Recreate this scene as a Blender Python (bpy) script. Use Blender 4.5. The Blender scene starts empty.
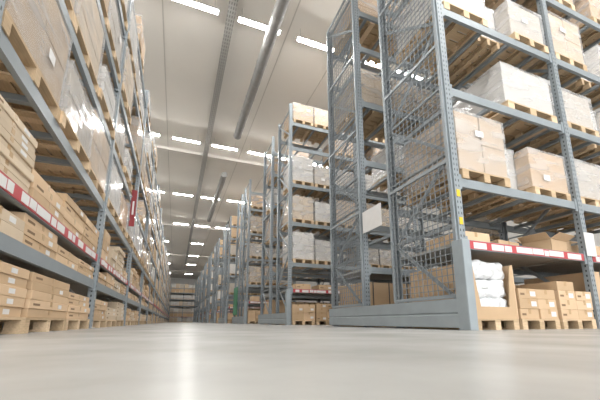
import bpy, bmesh, math, random
from mathutils import Vector, noise as mnoise
random.seed(11)
SC = bpy.context.scene
COL = SC.collection
PI = math.pi
ORD = ['first','second','third','fourth','fifth','sixth','seventh','eighth','ninth','tenth','eleventh','twelfth',
       'thirteenth','fourteenth','fifteenth','sixteenth','seventeenth','eighteenth','nineteenth','twentieth']

# ------------------------------------------------------------------ materials
def newmat(name):
    m = bpy.data.materials.new(name); m.use_nodes = True
    nt = m.node_tree
    return m, nt, nt.nodes['Principled BSDF']
def N(nt, typ, **kw):
    n = nt.nodes.new(typ)
    for k, v in kw.items(): setattr(n, k, v)
    return n
def math_node(nt, op, a, b=None):
    n = nt.nodes.new('ShaderNodeMath'); n.operation = op
    for i, v in enumerate((a, b)):
        if v is None: continue
        if isinstance(v, (int, float)): n.inputs[i].default_value = v
        else: nt.links.new(v, n.inputs[i])
    return n.outputs[0]
def mixcol(nt, fac, a, b):
    n = nt.nodes.new('ShaderNodeMix'); n.data_type = 'RGBA'
    for sock, v in ((n.inputs['Factor'], fac), (n.inputs[6], a), (n.inputs[7], b)):
        if hasattr(v, 'is_output'): nt.links.new(v, sock)
        elif isinstance(v, (int, float)): sock.default_value = v
        else: sock.default_value = (*v, 1)
    return n.outputs[2]
def plain(name, col, rough=.6, metal=0.0, noise=0.0, scale=6.0, rnd=0.0, stretch=None):
    m, nt, b = newmat(name)
    b.inputs['Roughness'].default_value = rough
    b.inputs['Metallic'].default_value = metal
    tc = N(nt, 'ShaderNodeTexCoord')
    out = None
    nz = N(nt, 'ShaderNodeTexNoise'); nz.inputs['Scale'].default_value = scale; nz.inputs['Detail'].default_value = 4
    if stretch:
        mp = N(nt, 'ShaderNodeMapping'); mp.inputs['Scale'].default_value = stretch
        nt.links.new(tc.outputs['Object'], mp.inputs['Vector']); nt.links.new(mp.outputs[0], nz.inputs['Vector'])
    else:
        nt.links.new(tc.outputs['Object'], nz.inputs['Vector'])
    lo = tuple(c*(1-noise) for c in col); hi = tuple(min(1, c*(1+noise)) for c in col)
    out = mixcol(nt, nz.outputs['Fac'], lo, hi)
    if rnd:
        oi = N(nt, 'ShaderNodeObjectInfo')
        hsv = N(nt, 'ShaderNodeHueSaturation')
        v = math_node(nt, 'MULTIPLY_ADD', oi.outputs['Random'], 2*rnd); 
        v.node.inputs[2].default_value = 1-rnd
        nt.links.new(v, hsv.inputs['Value'])
        s = math_node(nt, 'MULTIPLY_ADD', oi.outputs['Random'], -.5*rnd); s.node.inputs[2].default_value = 1+.15*rnd
        nt.links.new(s, hsv.inputs['Saturation'])
        nt.links.new(out, hsv.inputs['Color']); out = hsv.outputs[0]
    nt.links.new(out, b.inputs['Base Color'])
    return m
def perforated(name, col):
    m, nt, b = newmat(name)
    tc = N(nt, 'ShaderNodeTexCoord'); sp = N(nt, 'ShaderNodeSeparateXYZ')
    nt.links.new(tc.outputs['Object'], sp.inputs[0])
    X, Y, Z = sp.outputs
    fz = math_node(nt, 'LESS_THAN', math_node(nt, 'ABSOLUTE', math_node(nt, 'SUBTRACT', math_node(nt, 'FRACT', math_node(nt, 'DIVIDE', Z, .08)), .5)), .22)
    ax = math_node(nt, 'ABSOLUTE', X)
    h1 = math_node(nt, 'LESS_THAN', math_node(nt, 'ABSOLUTE', math_node(nt, 'SUBTRACT', ax, .026)), .008)
    h2 = math_node(nt, 'MULTIPLY', math_node(nt, 'LESS_THAN', math_node(nt, 'ABSOLUTE', Y), .010), math_node(nt, 'GREATER_THAN', ax, .05))
    msk = math_node(nt, 'MULTIPLY', fz, math_node(nt, 'MAXIMUM', h1, h2))
    nt.links.new(mixcol(nt, msk, col, (.03,.035,.04)), b.inputs['Base Color'])
    b.inputs['Roughness'].default_value = .45; b.inputs['Metallic'].default_value = .15
    return m
M = {}
ST=(.265,.298,.318)
M['steel'] = plain('painted_steel', ST, .45, .10, .10, 3)
M['post'] = perforated('perforated_steel', ST)
M['guard'] = plain('guard_steel', (.30,.34,.362), .42, .10, .15, 4)
M['wire'] = plain('wire_steel', (.26,.285,.30), .9, 0)
M['galv'] = plain('galvanised', (.27,.265,.255), .7, .05, .2, 5)
M['card'] = plain('cardboard', (.59,.415,.255), .8, 0, .08, 5, .17)
M['cardlight'] = plain('cardboard_pale', (.62,.50,.365), .8, 0, .10, 5, .12)
M['cardgrey'] = plain('cardboard_dull', (.52,.395,.275), .8, 0, .06, 5, .16)
M['whitebox'] = plain('white_board', (.63,.605,.57), .6, 0, .05, 4, .10)
M['greybox'] = plain('grey_board', (.54,.485,.42), .7, 0, .06, 4, .14)
M['wood'] = plain('pallet_wood', (.56,.41,.255), .8, 0, .30, 8, .2, (1,9,9))
M['board'] = plain('shelf_board', (.40,.385,.36), .75, 0, .2, 6)
M['tape'] = plain('parcel_tape', (.46,.30,.15), .3)
M['ink'] = plain('brown_print', (.22,.14,.08), .8)
M['paper'] = plain('white_paper', (.70,.69,.68), .6, 0, .06, 9)
M['red'] = plain('red_strip', (.48,.06,.07), .5)
M['redsign'] = plain('red_sign', (.27,.025,.03), .5)
M['yellow'] = plain('yellow_sticker', (.80,.52,.02), .5)
M['green'] = plain('green_sheet', (.05,.22,.12), .5)
M['strap'] = plain('plastic_strap', (.06,.06,.06), .4)
M['lampbody'] = plain('lamp_housing', (.75,.75,.74), .5)
M['wall'] = plain('painted_wall', (.74,.72,.69), .8, 0, .05, 1)
M['ceil'] = plain('ceiling_sheet', (.70,.665,.61), .85, 0, .04, .7)
M['beam'] = plain('ceiling_beam_paint', (.58,.55,.505), .7, 0, .05, 2)
M['seam'] = plain('ceiling_seam', (.50,.47,.425), .8)
# polythene
m, nt, b = newmat('white_polythene')
b.inputs['Base Color'].default_value=(.74,.75,.76,1); b.inputs['Roughness'].default_value=.14
tc=N(nt,'ShaderNodeTexCoord'); vo=N(nt,'ShaderNodeTexVoronoi'); vo.inputs['Scale'].default_value=14; vo.feature='SMOOTH_F1'
nt.links.new(tc.outputs['Object'],vo.inputs['Vector'])
bp=N(nt,'ShaderNodeBump'); bp.inputs['Strength'].default_value=.9; bp.inputs['Distance'].default_value=.03
nt.links.new(vo.outputs['Distance'],bp.inputs['Height']); nt.links.new(bp.outputs[0],b.inputs['Normal'])
M['bag']=m
# perforated tray sheet
m, nt, b = newmat('perforated_tray')
tc=N(nt,'ShaderNodeTexCoord'); sp=N(nt,'ShaderNodeSeparateXYZ'); nt.links.new(tc.outputs['Object'],sp.inputs[0])
fx=math_node(nt,'LESS_THAN',math_node(nt,'ABSOLUTE',math_node(nt,'SUBTRACT',math_node(nt,'FRACT',math_node(nt,'DIVIDE',sp.outputs[0],.08)),.5)),.25)
fy=math_node(nt,'LESS_THAN',math_node(nt,'ABSOLUTE',math_node(nt,'SUBTRACT',math_node(nt,'FRACT',math_node(nt,'DIVIDE',sp.outputs[1],.16)),.5)),.3)
nt.links.new(mixcol(nt,math_node(nt,'MULTIPLY',fx,fy),(.38,.37,.345),(.18,.175,.17)),b.inputs['Base Color']); b.inputs['Roughness'].default_value=.6
M['tray']=m
# lamp
m, nt, b = newmat('lamp_diffuser')
b.inputs['Emission Color'].default_value = (1,.99,.97,1); b.inputs['Emission Strength'].default_value = 155
M['lamp'] = m
# stretch film
m, nt, b = newmat('stretch_film')
tc = N(nt,'ShaderNodeTexCoord'); mp = N(nt,'ShaderNodeMapping'); mp.inputs['Scale'].default_value = (1.2,1.2,3.5); mp.inputs['Rotation'].default_value = (.5,.45,0)
nz = N(nt,'ShaderNodeTexNoise'); nz.inputs['Scale'].default_value = 1.7; nz.inputs['Detail'].default_value = 1.3; nz.inputs['Distortion'].default_value=.3
nt.links.new(tc.outputs['Object'], mp.inputs[0]); nt.links.new(mp.outputs[0], nz.inputs['Vector'])
cr = N(nt,'ShaderNodeValToRGB'); cr.color_ramp.elements[0].position = .35; cr.color_ramp.elements[0].color = (.20,.20,.20,1)
cr.color_ramp.elements[1].position = .72; cr.color_ramp.elements[1].color = (.48,.48,.48,1)
nt.links.new(nz.outputs['Fac'], cr.inputs[0]); nt.links.new(cr.outputs[0], b.inputs['Alpha'])
b.inputs['Base Color'].default_value = (.72,.72,.725,1); b.inputs['Roughness'].default_value = .14
b.inputs['Specular IOR Level'].default_value=.7
bp = N(nt,'ShaderNodeBump'); bp.inputs['Strength'].default_value = .26; bp.inputs['Distance'].default_value = .04
nt.links.new(nz.outputs['Fac'], bp.inputs['Height']); nt.links.new(bp.outputs[0], b.inputs['Normal'])
M['film'] = m
# floor: dull concrete under a thin, soft polish
m, nt, b = newmat('polished_concrete')
tc = N(nt,'ShaderNodeTexCoord')
n1 = N(nt,'ShaderNodeTexNoise'); n1.inputs['Scale'].default_value = 1.6; n1.inputs['Detail'].default_value = 7
n2 = N(nt,'ShaderNodeTexNoise'); n2.inputs['Scale'].default_value = 11; n2.inputs['Detail'].default_value = 5
n3 = N(nt,'ShaderNodeTexNoise'); n3.inputs['Scale'].default_value = 3; n3.inputs['Detail'].default_value = 2
for n in (n1,n2,n3): nt.links.new(tc.outputs['Object'], n.inputs['Vector'])
c1 = mixcol(nt, n1.outputs['Fac'], (.17,.167,.158), (.55,.54,.515))
c2 = mixcol(nt, math_node(nt,'MULTIPLY',n2.outputs['Fac'],.4), c1, (.40,.392,.372))
nt.links.new(c2, b.inputs['Base Color'])
b.inputs['Roughness'].default_value=.9
b.inputs['Specular IOR Level'].default_value=.05
b.inputs['Coat Weight'].default_value=.75
b.inputs['Coat IOR'].default_value=1.42
b.inputs['Coat Roughness'].default_value=.27
bp = N(nt,'ShaderNodeBump'); bp.inputs['Strength'].default_value = .12; bp.inputs['Distance'].default_value = .01
nt.links.new(n3.outputs['Fac'], bp.inputs['Height']); nt.links.new(bp.outputs[0], b.inputs['Coat Normal'])
M['floor'] = m

# ------------------------------------------------------------------ mesh helpers
class MB:
    def __init__(s): s.v=[]; s.f=[]; s.mi=[]; s.mats=[]
    def mat(s, k):
        if k not in s.mats: s.mats.append(k)
        return s.mats.index(k)
    def box(s, x0,x1,y0,y1,z0,z1, mat='steel'):
        i=len(s.v); k=s.mat(mat)
        s.v += [(x0,y0,z0),(x1,y0,z0),(x1,y1,z0),(x0,y1,z0),(x0,y0,z1),(x1,y0,z1),(x1,y1,z1),(x0,y1,z1)]
        s.f += [(i,i+3,i+2,i+1),(i+4,i+5,i+6,i+7),(i,i+1,i+5,i+4),(i+1,i+2,i+6,i+5),(i+2,i+3,i+7,i+6),(i+3,i,i+4,i+7)]
        s.mi += [k]*6
        return s
    def bar(s, p, q, w, t, mat='steel', up=(0,0,1)):
        p=Vector(p); q=Vector(q); d=(q-p).normalized(); up=Vector(up)
        a=d.cross(up)
        if a.length<1e-4: a=d.cross(Vector((1,0,0)))
        a.normalize(); c=a.cross(d).normalized()
        i=len(s.v); k=s.mat(mat)
        for e in (p,q):
            for (u,w2) in ((-1,-1),(1,-1),(1,1),(-1,1)):
                s.v.append(tuple(e+a*u*w/2+c*w2*t/2))
        s.f += [(i,i+1,i+2,i+3),(i+7,i+6,i+5,i+4)]
        for j in range(4):
            n=(j+1)%4; s.f.append((i+j,i+4+j,i+4+n,i+n))
        s.mi += [k]*6
        return s
    def prism(s, prof, fn, a, b, mat='steel'):
        i=len(s.v); n=len(prof); k=s.mat(mat)
        for t in (a,b):
            for p in prof: s.v.append(fn(p,t))
        s.f.append(tuple(range(i+n-1,i-1,-1))); s.f.append(tuple(range(i+n,i+2*n)))
        for j in range(n):
            q=(j+1)%n; s.f.append((i+j,i+q,i+n+q,i+n+j))
        s.mi += [k]*(n+2)
        return s
    def mesh(s, name, bevel=0):
        me=bpy.data.meshes.new(name); me.from_pydata(s.v,[],s.f)
        for k in s.mats: me.materials.append(M[k])
        me.polygons.foreach_set('material_index', s.mi)
        bm=bmesh.new(); bm.from_mesh(me)
        bmesh.ops.recalc_face_normals(bm, faces=bm.faces)
        if bevel: bmesh.ops.bevel(bm, geom=list(bm.edges), offset=bevel, segments=1, affect='EDGES', profile=.5)
        bm.to_mesh(me); bm.free(); me.update()
        return me
def O(name, me, parent=None, loc=(0,0,0), rz=0):
    o=bpy.data.objects.new(name, me); COL.objects.link(o); o.location=loc; o.rotation_euler=(0,0,rz)
    if parent: o.parent=parent
    return o
def tag(o, label, cat, group=None):
    o['label']=label; o['category']=cat
    if group: o['group']=group
    return o
def thing(name, loc, label, cat, group=None, rz=0):
    o=O(name, None, None, loc, rz); o.empty_display_size=.1
    return tag(o,label,cat,group)
def structure(name, me, loc=(0,0,0)):
    o=O(name,me,None,loc); o['kind']='structure'; return o
_cache={}
def cached(key, fn):
    if key not in _cache: _cache[key]=fn()
    return _cache[key]

# ------------------------------------------------------------------ setting
YB=-16
structure('floor', MB().box(-8,18,YB,82,-.2,0,'floor').mesh('floor'))
CZ=10.4
cm=MB().box(-8,18,YB,82,CZ,CZ+.2,'ceil')
x=-7.4
while x<17.9:
    cm.box(x-.02,x+.02,YB,82,CZ-.012,CZ,'seam'); x+=2.1
structure('ceiling', cm.mesh('ceiling'))
structure('wall_back', MB().box(-8,18,81.8,82,0,CZ,'wall').mesh('wall_back'))
structure('wall_left', MB().box(-8.2,-8,YB,82,0,CZ,'wall').mesh('wall_left'))
structure('wall_right', MB().box(18,18.2,YB,82,0,CZ,'wall').mesh('wall_right'))
ib=MB()
ib.box(-8,18,-.06,.06,CZ-.02,CZ,'beam'); ib.box(-8,18,-.02,.02,CZ-.18,CZ-.02,'beam'); ib.box(-8,18,-.06,.06,CZ-.20,CZ-.18,'beam')
ibm=ib.mesh('ceiling_beam')
n=1
for y in [2.7]+[19.2+16.5*k for k in range(4)]:
    structure('trim_%d'%n, ibm, (0,y,0)); n+=1

# ------------------------------------------------------------------ ceiling services
LZ=9.93
def lamp_meshes():
    h=MB().prism([(-.095,0),(.095,0),(.06,.07),(-.06,.07)], lambda p,t:(t,p[0],p[1]+LZ), -.72,.72,'lampbody').mesh('lamp_housing')
    d=MB().prism([(-.08,.0),(.08,.0),(.06,-.03),(-.06,-.03)], lambda p,t:(t,p[0],p[1]+LZ), -.70,.70,'lamp').mesh('lamp_diffuser')
    c=MB().box(-.004,.004,-.004,.004,10.0,CZ,'galv').mesh('hanger')
    return h,d,c
LH,LD,LC=lamp_meshes()
lamp_xs=[-4.25+2.08*k for k in range(7)]
for r in range(-2,9):  # rows above and behind the camera are unseen, added for fill light
    ks=list(range(7)) if r<3 else ([0,2,3,4,6] if r==3 else [1,3,5])
    if r==7: continue
    for j,k in enumerate(ks):
        x=lamp_xs[k]
        y=9.0+8.25*r if r<8 else 70.5  # last row added off the regular spacing to brighten the far end
        rn={-2:'rearmost added fill row behind the camera',-1:'added fill row above the camera',8:'added fill row before the end wall'}.get(r,'%s row ahead of the camera'%ORD[max(r,0)])
        t=thing('ceiling_light',(x,y,0),'long white ceiling lamp, %s, %s lamp from left'%(rn,ORD[j]),'ceiling light','rows of long ceiling lamps')
        O('housing',LH,t); O('diffuser',LD,t)
        for s in (-.6,.6): O('hanger',LC,t,(s,0,0))
def duct(y0,y1,x,z,rad,label):
    t=thing('ventilation_duct',(x,y0,z),label,'duct')
    L=y1-y0; pr=[(math.cos(a*PI/10)*rad,math.sin(a*PI/10)*rad) for a in range(20)]
    sec=1.0; n=max(1,int(L/sec)); sl=L/n
    m=cached(('duct',round(sl,3),rad),lambda:MB().prism(pr,lambda p,t:(p[0],t,p[1]),0,sl-.03,'galv').mesh('duct_section'))
    fl=cached(('flange',rad),lambda:MB().prism([(p[0]*1.06,p[1]*1.06) for p in pr],lambda p,t:(p[0],t,p[1]),-.03,.03,'galv').mesh('flange'))
    hg=cached(('dhang',rad,z),lambda:MB().box(-.006,.006,-.006,.006,rad,CZ-z,'galv').mesh('duct_hanger'))
    for i in range(n):
        s=O('duct_section',m,t,(0,i*sl,0)); O('flange',fl,s)
        if i%2: O('hanger',hg,s,(0,sl/2,0))
    O('end_flange',fl,t,(0,L,0))
duct(1.0,15.6,2.42,9.80,.19,'round grey ventilation duct hanging nearest above the aisle')
duct(20.5,31.0,2.42,9.80,.19,'round grey ventilation duct further along the aisle ceiling')
def tray(x,label):
    t=thing('cable_tray',(x,0,10.14),label,'cable tray')
    m=MB().prism([(-.13,0),(.13,0),(.13,.06),(.12,.06),(.12,.01),(-.12,.01),(-.12,.06),(-.13,.06)],lambda p,t:(p[0],t,p[1]),0,60,'tray')
    O('perforated_channel',m.mesh('perforated_channel'),t)
    O('cable',MB().box(-.06,.06,0,60,.01,.04,'strap').mesh('cable'),t)
    hm=cached('trayhang',lambda:MB().box(-.006,.006,-.006,.006,.05,.26,'galv').mesh('tray_hanger'))
    for i in range(9): O('hanger',hm,t,(.125,3+6.5*i,0))
tray(1.05,'grey perforated cable tray running along the ceiling left of the duct')

# ------------------------------------------------------------------ pallets / loads / cartons
def pallet_meshes(w,d):
    dk=MB(); nb=7; bw=(d-.03*(nb-1))/nb
    for i in range(nb):
        y=-d/2+i*(bw+.03); dk.box(-w/2,w/2,y,y+bw,.122,.144,'wood')
    for x in (-w/2+.05,0,w/2-.05): dk.box(x-.05,x+.05,-d/2,d/2,.10,.122,'wood')
    ru=MB(); ru.box(-.05,.05,-d/2,d/2,0,.022,'wood')
    for y in (-d/2+.06,0,d/2-.06): ru.box(-.05,.05,y-.06,y+.06,.022,.10,'wood')
    one=MB(); one.v=list(dk.v); one.f=list(dk.f); one.mi=list(dk.mi); one.mats=['wood']
    for x in (-w/2+.05,0,w/2-.05):
        i=len(one.v); one.v+=[(a+x,b,c) for a,b,c in ru.v]; one.f+=[tuple(q+i for q in f) for f in ru.f]; one.mi+=ru.mi
    return dk.mesh('deck'), ru.mesh('runner'), one.mesh('pallet')
PG='wooden pallets carrying the goods'
def pallet(w,d,loc,rz,label,parts=True):
    dk,ru,one=cached(('pal',w,d),lambda:pallet_meshes(w,d))
    if not parts:
        return tag(O('pallet',one,None,loc,rz),label,'pallet',PG)
    t=thing('pallet',loc,label,'pallet',PG,rz)
    O('deck',dk,t)
    for x in (-w/2+.05,0,w/2-.05): O('runner',ru,t,(x,0,0))
    return t
def stack_mesh(w,d,h,nx,ny,nz,mat,name):
    m=MB(); g=.008
    for i in range(nx):
        for j in range(ny):
            for k in range(nz):
                jx=random.uniform(-.006,.006); jy=random.uniform(-.008,.008)
                m.box(-w/2+w*i/nx+g/2+jx,-w/2+w*(i+1)/nx-g/2+jx,-d/2+d*j/ny+g/2+jy,-d/2+d*(j+1)/ny-g/2+jy,h*k/nz+(.003 if k else 0),h*(k+1)/nz,mat)
    return m.mesh(name,.006)
def film_mesh(w,d,h):
    bm=bmesh.new(); bmesh.ops.create_cube(bm,size=1)
    bmesh.ops.subdivide_edges(bm,edges=list(bm.edges),cuts=5,use_grid_fill=True)
    for v in bm.verts:
        x,y,z=v.co; a=random.uniform(-.002,.004)
        v.co=Vector((x*(w+.03+2*a),y*(d+.03+2*a),(z+.5)*(h+.015)+.002))
        if z<-.49: v.co.z=.002
    bmesh.ops.delete(bm,geom=[f for f in bm.faces if f.normal.z<-.9 and f.calc_center_median().z<.05],context='FACES')
    me=bpy.data.meshes.new('film'); bm.to_mesh(me); bm.free(); me.materials.append(M['film']); return me
# variant: w,d,h,nx,ny,nz,mat,film?,look
VAR={
 'brown':(.82,1.14,.94,2,2,2,'cardgrey',1,'dull brown'),
 'brownlow':(.82,1.15,.68,1,2,2,'card',1,'low brown'),
 'white':(.80,1.12,.74,1,1,1,'whitebox',1,'white'),
 'whitetall':(.80,1.12,.96,1,2,2,'whitebox',1,'tall white'),
 'pale':(.80,1.12,.86,2,2,3,'cardlight',1,'pale boxed'),
 'grey':(.80,1.10,.72,1,1,2,'greybox',1,'grey'),
 'Lbrown':(1.12,.98,.84,2,2,2,'cardgrey',1,'dull brown'),
 'Lpale':(1.06,.98,.86,1,2,3,'cardlight',1,'pale boxed'),
 'Lwhite':(1.08,.96,.76,1,1,1,'whitebox',1,'white'),
 'Lgrey':(1.02,.96,.66,2,1,2,'greybox',1,'grey boxed'),
 'Lhalf':(.86,.96,.50,1,2,2,'whitebox',1,'small white'),
 'Lcard':(1.04,.98,.60,2,2,1,'card',1,'low brown'),
 'big':(.80,1.14,.78,1,1,1,'card',0,'single big carton'),
}
def var_meshes(k):
    w,d,h,nx,ny,nz,mat,fl,look=VAR[k]
    b=stack_mesh(w,d,h,nx,ny,nz,mat,'boxes')
    f=film_mesh(w,d,h) if fl else None
    l=MB().box(-.07,.07,-d/2-.028,-d/2-.026,h*.45,h*.45+.10,'paper').mesh('label_sheet')
    s=None
    if not fl:
        s=MB(); s.box(-.012,.012,-d/2-.004,d/2+.004,h,h+.004,'strap'); s.box(-.012,.012,-d/2-.004,-d/2,0,h,'strap'); s.box(-.012,.012,d/2,d/2+.004,0,h,'strap')
        s=s.mesh('strap')
    return b,f,l,s
WG='wrapped pallet loads on the racks'
def load(k,loc,rz,where,parts=True,sx=1):
    w,d,h,nx,ny,nz,mat,fl,look=VAR[k]
    b,f,l,s=cached(('var',k),lambda:var_meshes(k))
    label=('%s load, '%look)+where
    if not parts:
        return tag(O('wrapped_load' if fl else 'pallet_carton',b,None,loc,rz),label,'wrapped load' if fl else 'carton',WG)
    t=thing('wrapped_load' if fl else 'pallet_carton',loc,label,'wrapped load' if fl else 'carton',WG,rz)
    t.scale=(sx,1,1)
    O('boxes',b,t)
    if f: O('stretch_film',f,t)
    if s:
        for x in (-w*.25,w*.25): O('strap',s,t,(x,0,0))
    if random.random()<.35: O('label_sheet',l,t,(random.uniform(-.3,.3)*w,0.004 if f else .024,random.uniform(-.2,.2)))
    return t
CAR={'flat':(1.12,.88,.085,'long flat'),'panel':(.86,.82,.095,'flat'),'mid':(.55,.70,.18,'medium'),'cube':(.42,.60,.27,'squarish'),
     'small':(.395,.56,.142,'small'),'slim':(.42,.80,.085,'slim'),'thin':(.86,.82,.065,'thin flat')}
def car_meshes(k,mat):
    w,d,h,_=CAR[k]
    b=MB().box(-w/2,w/2,-d/2,d/2,0,h,mat).mesh('body',.004)
    t=MB().box(-.025,.025,-d/2-.0015,d/2,h,h+.0015,'tape').box(-.025,.025,-d/2-.0015,-d/2,h-min(.07,h*.6),h,'tape').mesh('tape')
    x=w*.24
    l=MB().box(x-.055,x+.055,-d/2-.002,-d/2,h*.25,h*.25+min(.07,h*.5),'paper').mesh('label_sheet')
    p=MB().box(-w*.42,-w*.42+min(.16,w*.22),-d/2-.001,-d/2,h*.35,h*.35+min(.03,h*.25),'ink').mesh('printed_mark')
    return b,t,l,p
CG='cardboard cartons stacked on the racks'
def carton(k,loc,rz,where,parts=True,mat='card'):
    b,t,l,p=cached(('car',k,mat),lambda:car_meshes(k,mat))
    label='%s %s carton, '%(CAR[k][3],'brown' if mat=='card' else 'pale')+where
    if not parts: return tag(O('carton',b,None,loc,rz),label,'carton',CG)
    r=thing('carton',loc,label,'carton',CG,rz)
    O('body',b,r); O('tape',t,r)
    if random.random()<.65: O('label_sheet',l,r)
    if random.random()<.5: O('printed_mark',p,r)
    return r

# ------------------------------------------------------------------ rack parts
def post_mesh(h):
    p=[(-.055,-.05),(.055,-.05),(.055,.05),(.04,.05),(.04,-.035),(-.04,-.035),(-.04,.05),(-.055,.05)]
    return MB().prism(p,lambda q,t:(q[0],q[1],t),0.012,h,'post').mesh('upright_post')
def foot_mesh(): return MB().box(-.09,.09,-.08,.08,0,.012,'steel').mesh('base_plate',.002)
def brace_mesh(d,h,st=1.1,w=.05):
    m=MB(); z=.3; s=0
    m.bar((0,0,z),(0,d,z),.03,.035,'steel',(1,0,0))
    while z+st<h:
        a,b=(0,d) if s==0 else (d,0)
        m.bar((0,a,z),(0,b,z+st),w,.03,'steel',(1,0,0)); z+=st; s^=1
        m.bar((0,0,z),(0,d,z),.035,.035,'steel',(1,0,0))
    return m.mesh('bracing')
def beam_mesh(L):   # along x, front face at y=-0.03, top z=0
    m=MB()
    m.prism([(-.028,-.13),(.022,-.13),(.022,-.02),(.005,-.02),(.005,0),(-.028,0)],lambda p,t:(t,p[0],p[1]),.06,L-.06,'steel')
    for x in (.055,L-.06-.045): m.box(x,x+.05,-.036,.028,-.17,.05,'steel')
    return m.mesh('beam')
def strip_mesh(L): return MB().box(.12,L-.12,-.036,-.0285,-.122,-.008,'red').mesh('label_strip')
def card_mesh(w=.10): return MB().box(-w,w,-.040,-.0362,-.108,-.022,'paper').mesh('label_card')
CW=(.05,.07,.07,.12,.17)
def cards_on(o,L,cds,gaps):
    xx=.20
    while True:
        i=random.randrange(len(CW)); w=CW[i]; xx+=w
        if xx+w>L-.14: break
        O('label_card',cds[i],o,(xx,0,random.choice([0,.004,-.006]))); xx+=w+random.choice(gaps)
def wire_panel(d,z0,z1):
    m=MB(); t=.0048
    n=14
    for i in range(1,n):
        y=.05+(d-.1)*i/n; m.box(-t,t,y-t,y+t,z0,z1,'wire')
    z=z0
    while z<z1: m.box(-t-.0095,t-.0095,.05,d-.05,z-t,z+t,'wire'); z+=.096
    zz=z0
    for i in range(5):
        m.box(-.015,.015,.04,d-.04,zz-.025,zz+.025,'steel'); zz+=(z1-z0)/4
    for yy in (.05,d-.05): m.box(-.015,.015,yy-.025,yy+.025,z0,z1,'steel')
    return m.mesh('mesh_panel')
def guard_mesh(L):
    pr=[(-.02,.03),(-.02,.19),(-.008,.20),(-.008,.215),(-.02,.225),(-.02,.40),(.03,.40),(.03,.03)]
    return MB().prism(pr,lambda p,t:(p[0],t,p[1]),0,L,'guard').mesh('end_guard')
LV=[1.2,2.1,3.55,5.0,6.45,7.45]
BW=2.74; PH=8.2; YS=(.05,1.40,2.40,3.75)
X0=3.53
def right_rack(idx,x0,y0,nb,label,end=True,detail=True):
    t=thing('pallet_rack',(x0,y0,0),label,'pallet rack','pallet racks')
    pm=cached('post',lambda:post_mesh(PH)); fm=cached('foot',foot_mesh)
    br=cached('brace',lambda:brace_mesh(1.35,PH)); bm_=cached('rbeam',lambda:beam_mesh(BW))
    brf=cached('bracef',lambda:brace_mesh(1.35,PH,2.6,.03))
    sm=cached('rstrip',lambda:strip_mesh(BW))
    cds=[cached(('card',w),lambda w=w:card_mesh(w)) for w in CW]
    for b in range(nb+1):
        for i,yy in enumerate(YS):
            p=O('upright_post',pm,t,(b*BW,yy,0),0 if i%2==0 else PI)
            O('base_plate',fm,p)
        for yy in (YS[0],YS[2]): O('bracing',br if idx<2 else brf,t,(b*BW,yy,0))
    db=cached('rdeck',lambda:MB().box(.07,BW-.07,.02,1.33,-.05,0,'board').mesh('deck_panel'))
    sb=cached('rsup',lambda:MB().box(-.03,.03,.02,1.33,-.06,0,'steel').mesh('support_bar'))
    for b in range(nb):
        for li,z in enumerate(LV):
            for i,yy in enumerate(YS):
                o=O('beam',bm_,t,(b*BW,yy,z) if i%2==0 else ((b+1)*BW,yy,z),0 if i%2==0 else PI)
                if li==0 and i in (0,):
                    O('label_strip',sm,o)
                    cards_on(o,BW,cds,[.012,.02,.04,.10])
            for yy in (YS[0],YS[2]):
                if li==0: O('deck_panel',db,t,(b*BW,yy,z))
                elif detail:
                    for c in range(4): O('support_bar',sb,t,(b*BW+.35+c*.67,yy,z))
    if end:
        if idx==0:
            wp=cached('wirep',lambda:wire_panel(1.45,.44,PH-.1))
            for yy in (0,2.35): O('mesh_panel',wp,t,(-.075,yy,0))
        g=cached('guard',lambda:guard_mesh(3.88)); O('end_guard',g,t,(-.125,-.08,0))
        cg=cached('cguard',lambda:MB().box(-.150,-.015,-.115,-.10,.0,1.16,'guard').box(-.150,-.140,-.10,.06,0,1.16,'guard').mesh('corner_guard',.004))
        O('corner_guard',cg,t)
        if idx==0:
            st=MB().box(-.03,.03,-.0035,0,-.05,.05,'yellow').mesh('sticker')
            for z in (1.85,1.45): 
                s=O('sticker',st,t,(0,-.001,z)); s['label']='yellow sticker on the post'
    return t

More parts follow.
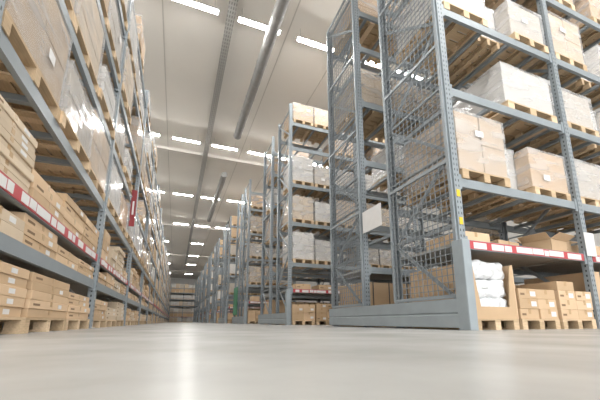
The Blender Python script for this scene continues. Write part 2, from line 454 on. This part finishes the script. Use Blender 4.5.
# ------------------------------------------------------------------ right racks
PITCH=7.03; Y0=3.10
NR=10
ROWN=['nearest']+ORD[1:]
far=MB()
farp=MB(); farc=MB()
def slotx(s): 
    b,i=divmod(s,3); return X0+b*BW+.055+.45+i*.875
for r in range(NR):
    y0=Y0+PITCH*r
    nb=2 if r<2 else 1
    right_rack(r,X0,y0,nb,'grey steel pallet rack with %s, %s rack on the right'%('wire mesh end panels' if r==0 else 'open end frame and floor guard',ROWN[r]),True,r<4)
    rn=ROWN[r]
    for side in (0,1):
        if side==1 and r>2: continue
        yc=y0+.62 if side==0 else y0+3.18
        rz=0 if side==0 else PI
        sd='front' if side==0 else 'rear'
        for s in range(nb*3):
            for li in range(1,6):
                x=slotx(s); sx=1
                z=LV[li]
                if r==0:   # the nearest rack: two wide loads per bay and a narrow recessed one between
                    b,i=divmod(s,3); x=X0+b*BW+[.60,1.415,2.17][i]; sx=[1.20,.70,1.12][i]
                if r==0 and side==0:
                    k={(1,0):'brown',(1,1):'white',(1,2):'brownlow',(2,0):None,(2,1):None,(2,2):'white',(3,0):'white',(3,1):'white',(3,2):'grey',
                       (1,3):'grey',(1,4):'white',(1,5):'white',(2,3):'grey',(2,4):'white',(2,5):'grey',(3,3):'brown',(3,5):'white'}.get((li,s),'?')
                    if (li,s)==(2,2): x=X0+1.95; sx=1.55
                else: k='?'
                if k=='?':
                    u=random.random()
                    if u<(.50 if (r==0 and side==1) else .08): continue
                    k=random.choice(['white','grey','whitetall','white','pale','brown','grey','white'])
                    if li==4: k=random.choice(['brownlow','brownlow',None])
                    if li==5: k=random.choice(['brownlow','brownlow',None]) if r else random.choice(['brownlow','white'])
                if k is None: continue
                wh='%s pallet from aisle, shelf %s, %s side, %s right rack'%(ORD[s],['','two','three','four','five','six'][li],sd,rn)
                yy=yc+(.25 if (r==0 and s%3==1) else random.uniform(-.03,.03))
                if side==1 and r==0 and s%3==1: yy=yc-.1
                if r<4:
                    p=pallet(.80,1.2,(x,yy,z),rz,'wooden pallet, '+wh.replace(' pallet from',' from'),r<2)
                    p.scale=(sx,1,1)
                    load(k,(x,yy,z+.144),rz,wh.replace(' pallet',''),r<3,sx)
                else:
                    w,d,h,nx,ny,nz,mat,fl,_=VAR[k]
                    if li==5: h=.45
                    farp.box(x-.4,x+.4,yy-.6,yy+.6,z+.1,z+.144,'wood')
                    for q in (-.35,0,.35): farp.box(x+q-.05,x+q+.05,yy-.6,yy+.6,z,z+.1,'wood')
                    for i in range(nx):
                        for kk in range(nz): far.box(x-w/2+w*i/nx,x-w/2+w*(i+1)/nx-.012,yy-d/2,yy+d/2,z+.144+h*kk/nz,z+.144+h*(kk+1)/nz-.01,mat)
            x=slotx(s)
            if r==0 and side==0 and s<3: continue
            if r<4:
                pallet(.80,1.2,(x,yc,0),rz,'floor pallet, %s from aisle, %s side, %s right rack'%(ORD[s],sd,rn),r<2)
                if side==1 or r==0:
                    load('big',(x,yc,.144),rz,'%s from aisle, on floor, %s side, %s right rack'%(ORD[s],sd,rn),r<2)
                else:
                    k=random.choice(['cube','cube','small']); w,d,h,_=CAR[k]; n=2 if k=='cube' else 4
                    for q in range(n):
                        for c in (0,1):
                            carton(k,(x-.2+.41*c,yc-.6+d/2+random.uniform(0,.03),.144+h*q),0,'layer %s, %s column, %s floor pallet, %s right rack'%(['one','two','three','four'][q],['left','right'][c],ORD[s],rn),r<2)
                if side==0 and random.random()<.8:
                    k=random.choice(['cube','mid']); w,d,h,_=CAR[k]
                    carton(k,(x,yc-.55+d/2,LV[0]),0,'above red label strip, %s from aisle, %s right rack'%(ORD[s],rn),r<2)
            else:
                farp.box(x-.4,x+.4,yc-.6,yc+.6,0,.144,'wood')
                farc.box(x-.39,x+.39,yc-.58,yc+.5,.144,.144+random.choice([.5,.6,.75]),'card')
                farc.box(x-.3,x+.3,yc-.5,yc+.2,LV[0],LV[0]+.35,'card')

# ---- nearest rack, ground level in front: bin of plastic and two carton stacks
yc=Y0+.62
for s in (0,1,2):
    pallet(.80,1.2,(slotx(s),yc,0),0,'wooden floor pallet, %s, at front of nearest right rack'%['under the bin of white plastic','under the middle carton stack','under the right carton stack'][s])
xb=slotx(0)+.015
t=thing('cardboard_bin',(xb,yc,.144),'tall open brown cardboard bin heaped with white plastic bags beside the corner guard','cardboard bin')
bw,bd,bh=.84,1.16,.76
for sx in (-bw/2,bw/2-.014):
    O('side_panel',MB().box(sx,sx+.014,-bd/2,bd/2,0,bh,'card').mesh('side_panel'),t)
O('rear_panel',MB().box(-bw/2+.014,bw/2-.014,bd/2-.014,bd/2,0,bh,'card').mesh('rear_panel'),t)
fp=MB().prism([(-bw/2+.014,0),(bw/2-.014,0),(bw/2-.014,bh),(bw/2-.06,bh-.02),(bw/2-.15,.16),(-bw/2+.15,.16),(-bw/2+.06,bh-.02),(-bw/2+.014,bh)],lambda p,t:(p[0],t,p[1]),-bd/2,-bd/2+.014,'card').mesh('front_panel')
O('front_panel',fp,t)
O('base_panel',MB().box(-bw/2+.014,bw/2-.014,-bd/2+.014,bd/2-.014,0,.012,'card').mesh('base_panel'),t)
def sack_mesh(w,d,h,seed,k):
    bm=bmesh.new(); bmesh.ops.create_cube(bm,size=2); bmesh.ops.subdivide_edges(bm,edges=list(bm.edges),cuts=23,use_grid_fill=True)
    for v in bm.verts:
        x,y,z=v.co; e=5.5
        l=(abs(x)**e+abs(y)**e+abs(z)**e)**(1/e); x,y,z=x/l,y/l,z/l
        P=Vector((x*w/2,y*d/2,z*h/2))
        f=mnoise.noise(Vector((P.x*7+seed,P.y*7,P.z*9)))+.7*mnoise.noise(Vector((P.x*17,P.y*17+seed,P.z*15)))
        s=1+(f-.4)*k
        zz=P.z*(1+(f-.2)*k*2.2)+.03*mnoise.noise(Vector((P.x*5,P.y*5,seed)))*(1 if P.z>0 else 0)
        v.co=Vector((P.x*s,P.y*s,max(0,zz+h/2)))
    for f in bm.faces: f.smooth=True
    me=bpy.data.meshes.new('plastic_bag'); bm.to_mesh(me); bm.free(); me.materials.append(M['bag']); return me
for row,yy in (('front',yc-.28),('rear',yc+.27)):
    for q in range(3):
        tag(O('plastic_bag',sack_mesh(.76,.52,.285,3.1*q+(1.7 if row=='front' else 9.2),.06),None,(xb+random.uniform(-.006,.006),yy,.158+.256*q),random.uniform(-.015,.015)),
            'crinkled white plastic bag, %s in the %s pile of the cardboard bin'%(['bottom','middle','top'][q],row),'plastic bag','white plastic bags in the bin')
for s in (1,2):
    for q in range(4):
        for c in (0,1):
            for dd in (0,1):
                if q==3 and (s,dd,c) in ((1,0,1),(1,0,0),(2,0,1)): continue
                carton('small',(slotx(s)-.2+.4*c,yc-.6+.29+.575*dd+random.uniform(-.01,.01),.144+.143*q),random.uniform(-.02,.02),
                    '%s layer, %s %s, %s carton stack, nearest right rack floor'%(['bottom','second','third','top'][q],['front','rear'][dd],['left','right'][c],['','left','right'][s]))
def open_carton(loc,rz,label):
    t=thing('open_carton',loc,label,'carton',None,rz); w,d,h=.50,.42,.20
    m=MB()
    m.box(-w/2,w/2,-d/2,-d/2+.008,0,h,'card').box(-w/2,w/2,d/2-.008,d/2,0,h,'card').box(-w/2,-w/2+.008,-d/2,d/2,0,h,'card').box(w/2-.008,w/2,-d/2,d/2,0,h,'card').box(-w/2,w/2,-d/2,d/2,0,.008,'card')
    O('body',m.mesh('body'),t)
    for (p,q) in (((0,-d/2,h),(0,-d/2-.13,h+.07)),((0,d/2,h),(0,d/2+.12,h+.10))):
        O('flap',MB().bar(p,q,w,.006,'card').mesh('flap'),t)
    for s in (-1,1): O('flap',MB().bar((s*w/2,0,h),(s*(w/2+.13),0,h+.09),d,.006,'card').mesh('flap'),t)
open_carton((slotx(2)-.1,yc-.32,1.2),.12,'open brown carton with raised flaps above the red label strip, nearest right rack')
carton('mid',(slotx(0)-.05,yc-.1,1.2),0,'above red label strip, first from aisle, nearest right rack')
carton('mid',(slotx(1),yc+.1,1.2),.1,'above red label strip, second from aisle, nearest right rack')
carton('cube',(slotx(2)+.45,yc-.1,1.2),0,'above red label strip, behind right of the open carton')
tag(O('notice_sheet',MB().box(-.006,0,-.32,.32,-.22,.22,'paper').mesh('notice_sheet',.002),None,(X0-.10,Y0+1.95,2.07)),'white notice sheet fixed between the mesh end panels of the nearest right rack','notice')
tag(O('notice_sheet',MB().box(-.13,.13,-.006,0,-.20,.20,'paper').mesh('notice_sheet',.002),None,(X0+BW+.06,Y0-.01,1.36)),'white notice card on the second post of the nearest right rack','notice')
tag(O('green_sign',MB().box(-.012,.012,-.65,.65,-.85,.85,'green').mesh('green_sign',.004),None,(X0-.12,Y0+PITCH*2+2.9,1.35)),'tall green sign board on the end of the third right rack','sign')

# ------------------------------------------------------------------ left rack
XL=-1.25; LB=3.75; LY=2.39; NBL=19; LPH=7.15
LL=[.77,1.2,2.12,3.3,4.45,5.6,6.7]
t=thing('pallet_rack',(XL,LY,0),'long grey steel pallet rack with red label strips along the left side','pallet rack','pallet racks')
pm=cached('lpost',lambda:post_mesh(LPH)); fm=cached('foot',foot_mesh)
br=brace_mesh(1.15,LPH,1.1,.04); lb=beam_mesh(LB); sm=strip_mesh(LB)
cds=[cached(('card',w),lambda w=w:card_mesh(w)) for w in CW]
for k in range(NBL+1):
    for xx,rz in ((-.05,PI/2),(-1.2,-PI/2)):
        p=O('upright_post',pm,t,(xx,k*LB,0),rz); O('base_plate',fm,p)
    O('bracing',br,t,(-.05,k*LB,0),PI/2)
NEARB=7
fb=MB(); fs=MB()
dk=MB().box(.07,LB-.07,.02,1.13,-.05,0,'board').mesh('deck_panel')
sb=MB().box(-.03,.03,.02,1.13,-.06,0,'steel').mesh('support_bar')
for k in range(NBL):
    for li,z in enumerate(LL):
        if k<NEARB:
            o=O('beam',lb,t,(-.05,k*LB,z),PI/2)
            if li==1:
                O('label_strip',sm,o)
                if k<5: cards_on(o,LB,cds,[.02,.04,.08,.15])
            O('beam',lb,t,(-1.2,(k+1)*LB,z),-PI/2)
            if li<2: O('deck_panel',dk,t,(-.05,k*LB,z),PI/2)
            elif k<3:
                for c in range(6): O('support_bar',sb,t,(-.05,k*LB+.3+c*.63,z),PI/2)
        else:
            fb.box(-.075,-.02,k*LB+.06,(k+1)*LB-.06,z-.13,z,'steel'); fb.box(-1.23,-1.17,k*LB+.06,(k+1)*LB-.06,z-.13,z,'steel')
            if li==1: fs.box(-.02,-.013,k*LB+.1,(k+1)*LB-.1,z-.118,z-.012,'red')
o=O('distant_beams',fb.mesh('distant_beams'),t); o['kind']='stuff'
o=O('distant_label_strips',fs.mesh('distant_label_strips'),t); o['kind']='stuff'
BN=['nearest']+ORD[1:]
def lx(d): return XL-.02-d/2
R=PI/2
for k in range(NBL):
    y0=LY+k*LB; bn=BN[k]
    ind=k<4
    for s in range(3):
        yc=y0+.095+.595+s*1.187
        if ind: pallet(1.2,1.0,(XL-.52,yc,0),R,'floor pallet, %s of three, in %s bay of left rack'%(ORD[s],bn),k<3)
        else: farp.box(XL-1.02,XL-.02,yc-.6,yc+.6,0,.144,'wood')
        kind=random.choice(['flat','panel','flat','slim'])
        if k==0: kind='flat'
        w,d,h,_=CAR[kind]
        n=int(random.uniform(.28,.48)/h)
        if k==0: n=[5,5,4][s]
        cols=[0] if w>.7 else [-.22,.22]
        mt=random.choice(['card','card','cardlight'])
        for c,cy in enumerate(cols):
            nn=max(1,n-random.choice([0,0,1,2])*(1 if len(cols)>1 else 0))
            for q in range(nn):
                if ind: carton(kind,(lx(d)-random.uniform(0,.03),yc+cy,.144+h*q),R+random.uniform(-.012,.012),
                    '%s up, %s pile, %s floor pallet, %s left bay'%(ORD[q],['near','far'][c] if len(cols)==2 else 'single',ORD[s],bn),k<3,mt)
                else: farc.box(XL-.02-d,XL-.03,yc+cy-w/2,yc+cy+w/2-.01,.144+h*q,.144+h*(q+1)-.008,mt)
    for li,zmax in ((0,.29),(1,.58)):
        z=LL[li]
        for s in range(4):
            yc=y0+.10+.445+s*.888
            kind=random.choice(['panel','thin','slim2','panel'] if li==0 else ['panel','thin','slim2','panel','mid'])
            if k==0: kind=random.choice(['panel','thin'])
            two=kind.endswith('2'); kk=kind.rstrip('2')
            w,d,h,_=CAR[kk]
            cols=[-.215,.215] if two else [0]
            mt=random.choice(['card','card','cardlight'])
            mx=int(zmax/h); n=random.randint(max(1,mx-1),mx) if li==0 else random.randint(max(1,mx-3),mx)
            for c,cy in enumerate(cols):
                for q in range(max(1,n-(c and random.choice([0,1])))):
                    if ind: carton(kk,(lx(d)-random.uniform(0,.035),yc+cy,z+h*q),R+random.uniform(-.010,.010),
                        '%s up, %s pile, %s place, %s shelf, %s left bay'%(ORD[q],['near','far'][c] if two else 'single',ORD[s],['grey beam','red strip'][li],bn),k<3,mt)
                    else: farc.box(XL-.02-d,XL-.03,yc+cy-w/2,yc+cy+w/2-.01,z+h*q,z+h*(q+1)-.008,mt)
    for li in range(2,7):
        z=LL[li]
        for s in range(3):
            yc=y0+.095+.595+s*1.187
            if k>0 and random.random()<.10: continue
            if li==6 and random.random()<.55: continue
            kv=random.choice(['Lbrown','Lpale','Lwhite','Lgrey','Lwhite','Lcard','Lhalf','Lgrey'])
            if li==5: kv=random.choice(['Lgrey','Lcard','Lwhite','Lhalf'])
            if li==6: kv=random.choice(['Lgrey','Lcard','Lhalf'])
            if k==0 and li==2: kv=['Lbrown','Lgrey','Lbrown'][s]
            xx=XL-.50+random.uniform(-.02,.02)
            sh=['','','third','fourth','fifth','sixth','seventh'][li]
            if k<7:
                wh='%s of three, %s shelf, %s bay of left rack'%(ORD[s],sh,bn)
                pallet(1.2,1.0,(xx,yc,z),R,'wooden pallet, '+wh,k<3)
                load(kv,(xx,yc,z+.144),R,wh,k<4)
            else:
                w,d,h,nx,ny,nz,mat,fl,_=VAR[kv]
                farp.box(xx-.5,xx+.5,yc-.6,yc+.6,z+.1,z+.144,'wood')
                for q in (-.55,0,.55): farp.box(xx-.5,xx+.5,yc+q-.05,yc+q+.05,z,z+.1,'wood')
                for i in range(nx):
                    for kk in range(nz): far.box(xx-d/2,xx+d/2,yc-w/2+w*i/nx,yc-w/2+w*(i+1)/nx-.012,z+.144+h*kk/nz,z+.144+h*(kk+1)/nz-.01,mat)
t=thing('aisle_sign',(XL+.02,8.6,2.42),'tall narrow red and white sign fixed to the left rack','sign')
O('board',MB().box(0,.12,-.012,.012,0,.95,'redsign').mesh('board',.003),t)
O('white_panel',MB().box(.04,.08,-.016,-.012,.30,.65,'paper').mesh('white_panel'),t)
for z in (.15,.75): O('bracket',MB().box(-.05,.02,-.015,.015,z,z+.04,'steel').mesh('bracket'),t)

# ------------------------------------------------------------------ cross rack at the far end
right_rack(99,-1.3,76.0,2,'distant grey pallet rack standing across the end of the aisle',False,False)
for s in range(6):
    b,i=divmod(s,3); x=-1.3+b*BW+.055+.45+i*.875
    for li in range(-1,6):
        z=0 if li<0 else LV[li]
        k=random.choice(['grey','white','white','white','pale']) if li not in (0,4) else 'brownlow'
        w,d,h,nx,ny,nz,mat,fl,_=VAR[k]
        farp.box(x-.4,x+.4,76.02,77.2,z,z+.144,'wood')
        if li==0: h=.6
        far.box(x-w/2,x+w/2,76.05,76.05+d,z+.144,z+.144+h,mat)
for mb,nm,lab,cat in ((far,'distant_loads','distant boxed pallet loads filling the far end of the racks','pallet loads'),
                  (farp,'distant_pallets','distant wooden pallets under the loads at the far end','pallets'),
                  (farc,'distant_cartons','distant cartons on the low shelves at the far end','cartons')):
    o=tag(O(nm,mb.mesh(nm)),lab,cat); o['kind']='stuff'

# ------------------------------------------------------------------ world, camera
w=bpy.data.worlds.new('World'); SC.world=w; w.use_nodes=True
w.node_tree.nodes['Background'].inputs[0].default_value=(.95,.975,1,1)
w.node_tree.nodes['Background'].inputs[1].default_value=4.3
cam=bpy.data.cameras.new('Camera'); co=bpy.data.objects.new('Camera',cam); COL.objects.link(co)
co.location=(0,0,.105); co.rotation_euler=(math.radians(90+11.1),0,math.radians(-21))
cam.sensor_width=36; cam.lens=19.2; cam.shift_y=.0983; cam.clip_start=.02; cam.clip_end=300
SC.camera=co
SC.view_settings.view_transform='Standard'
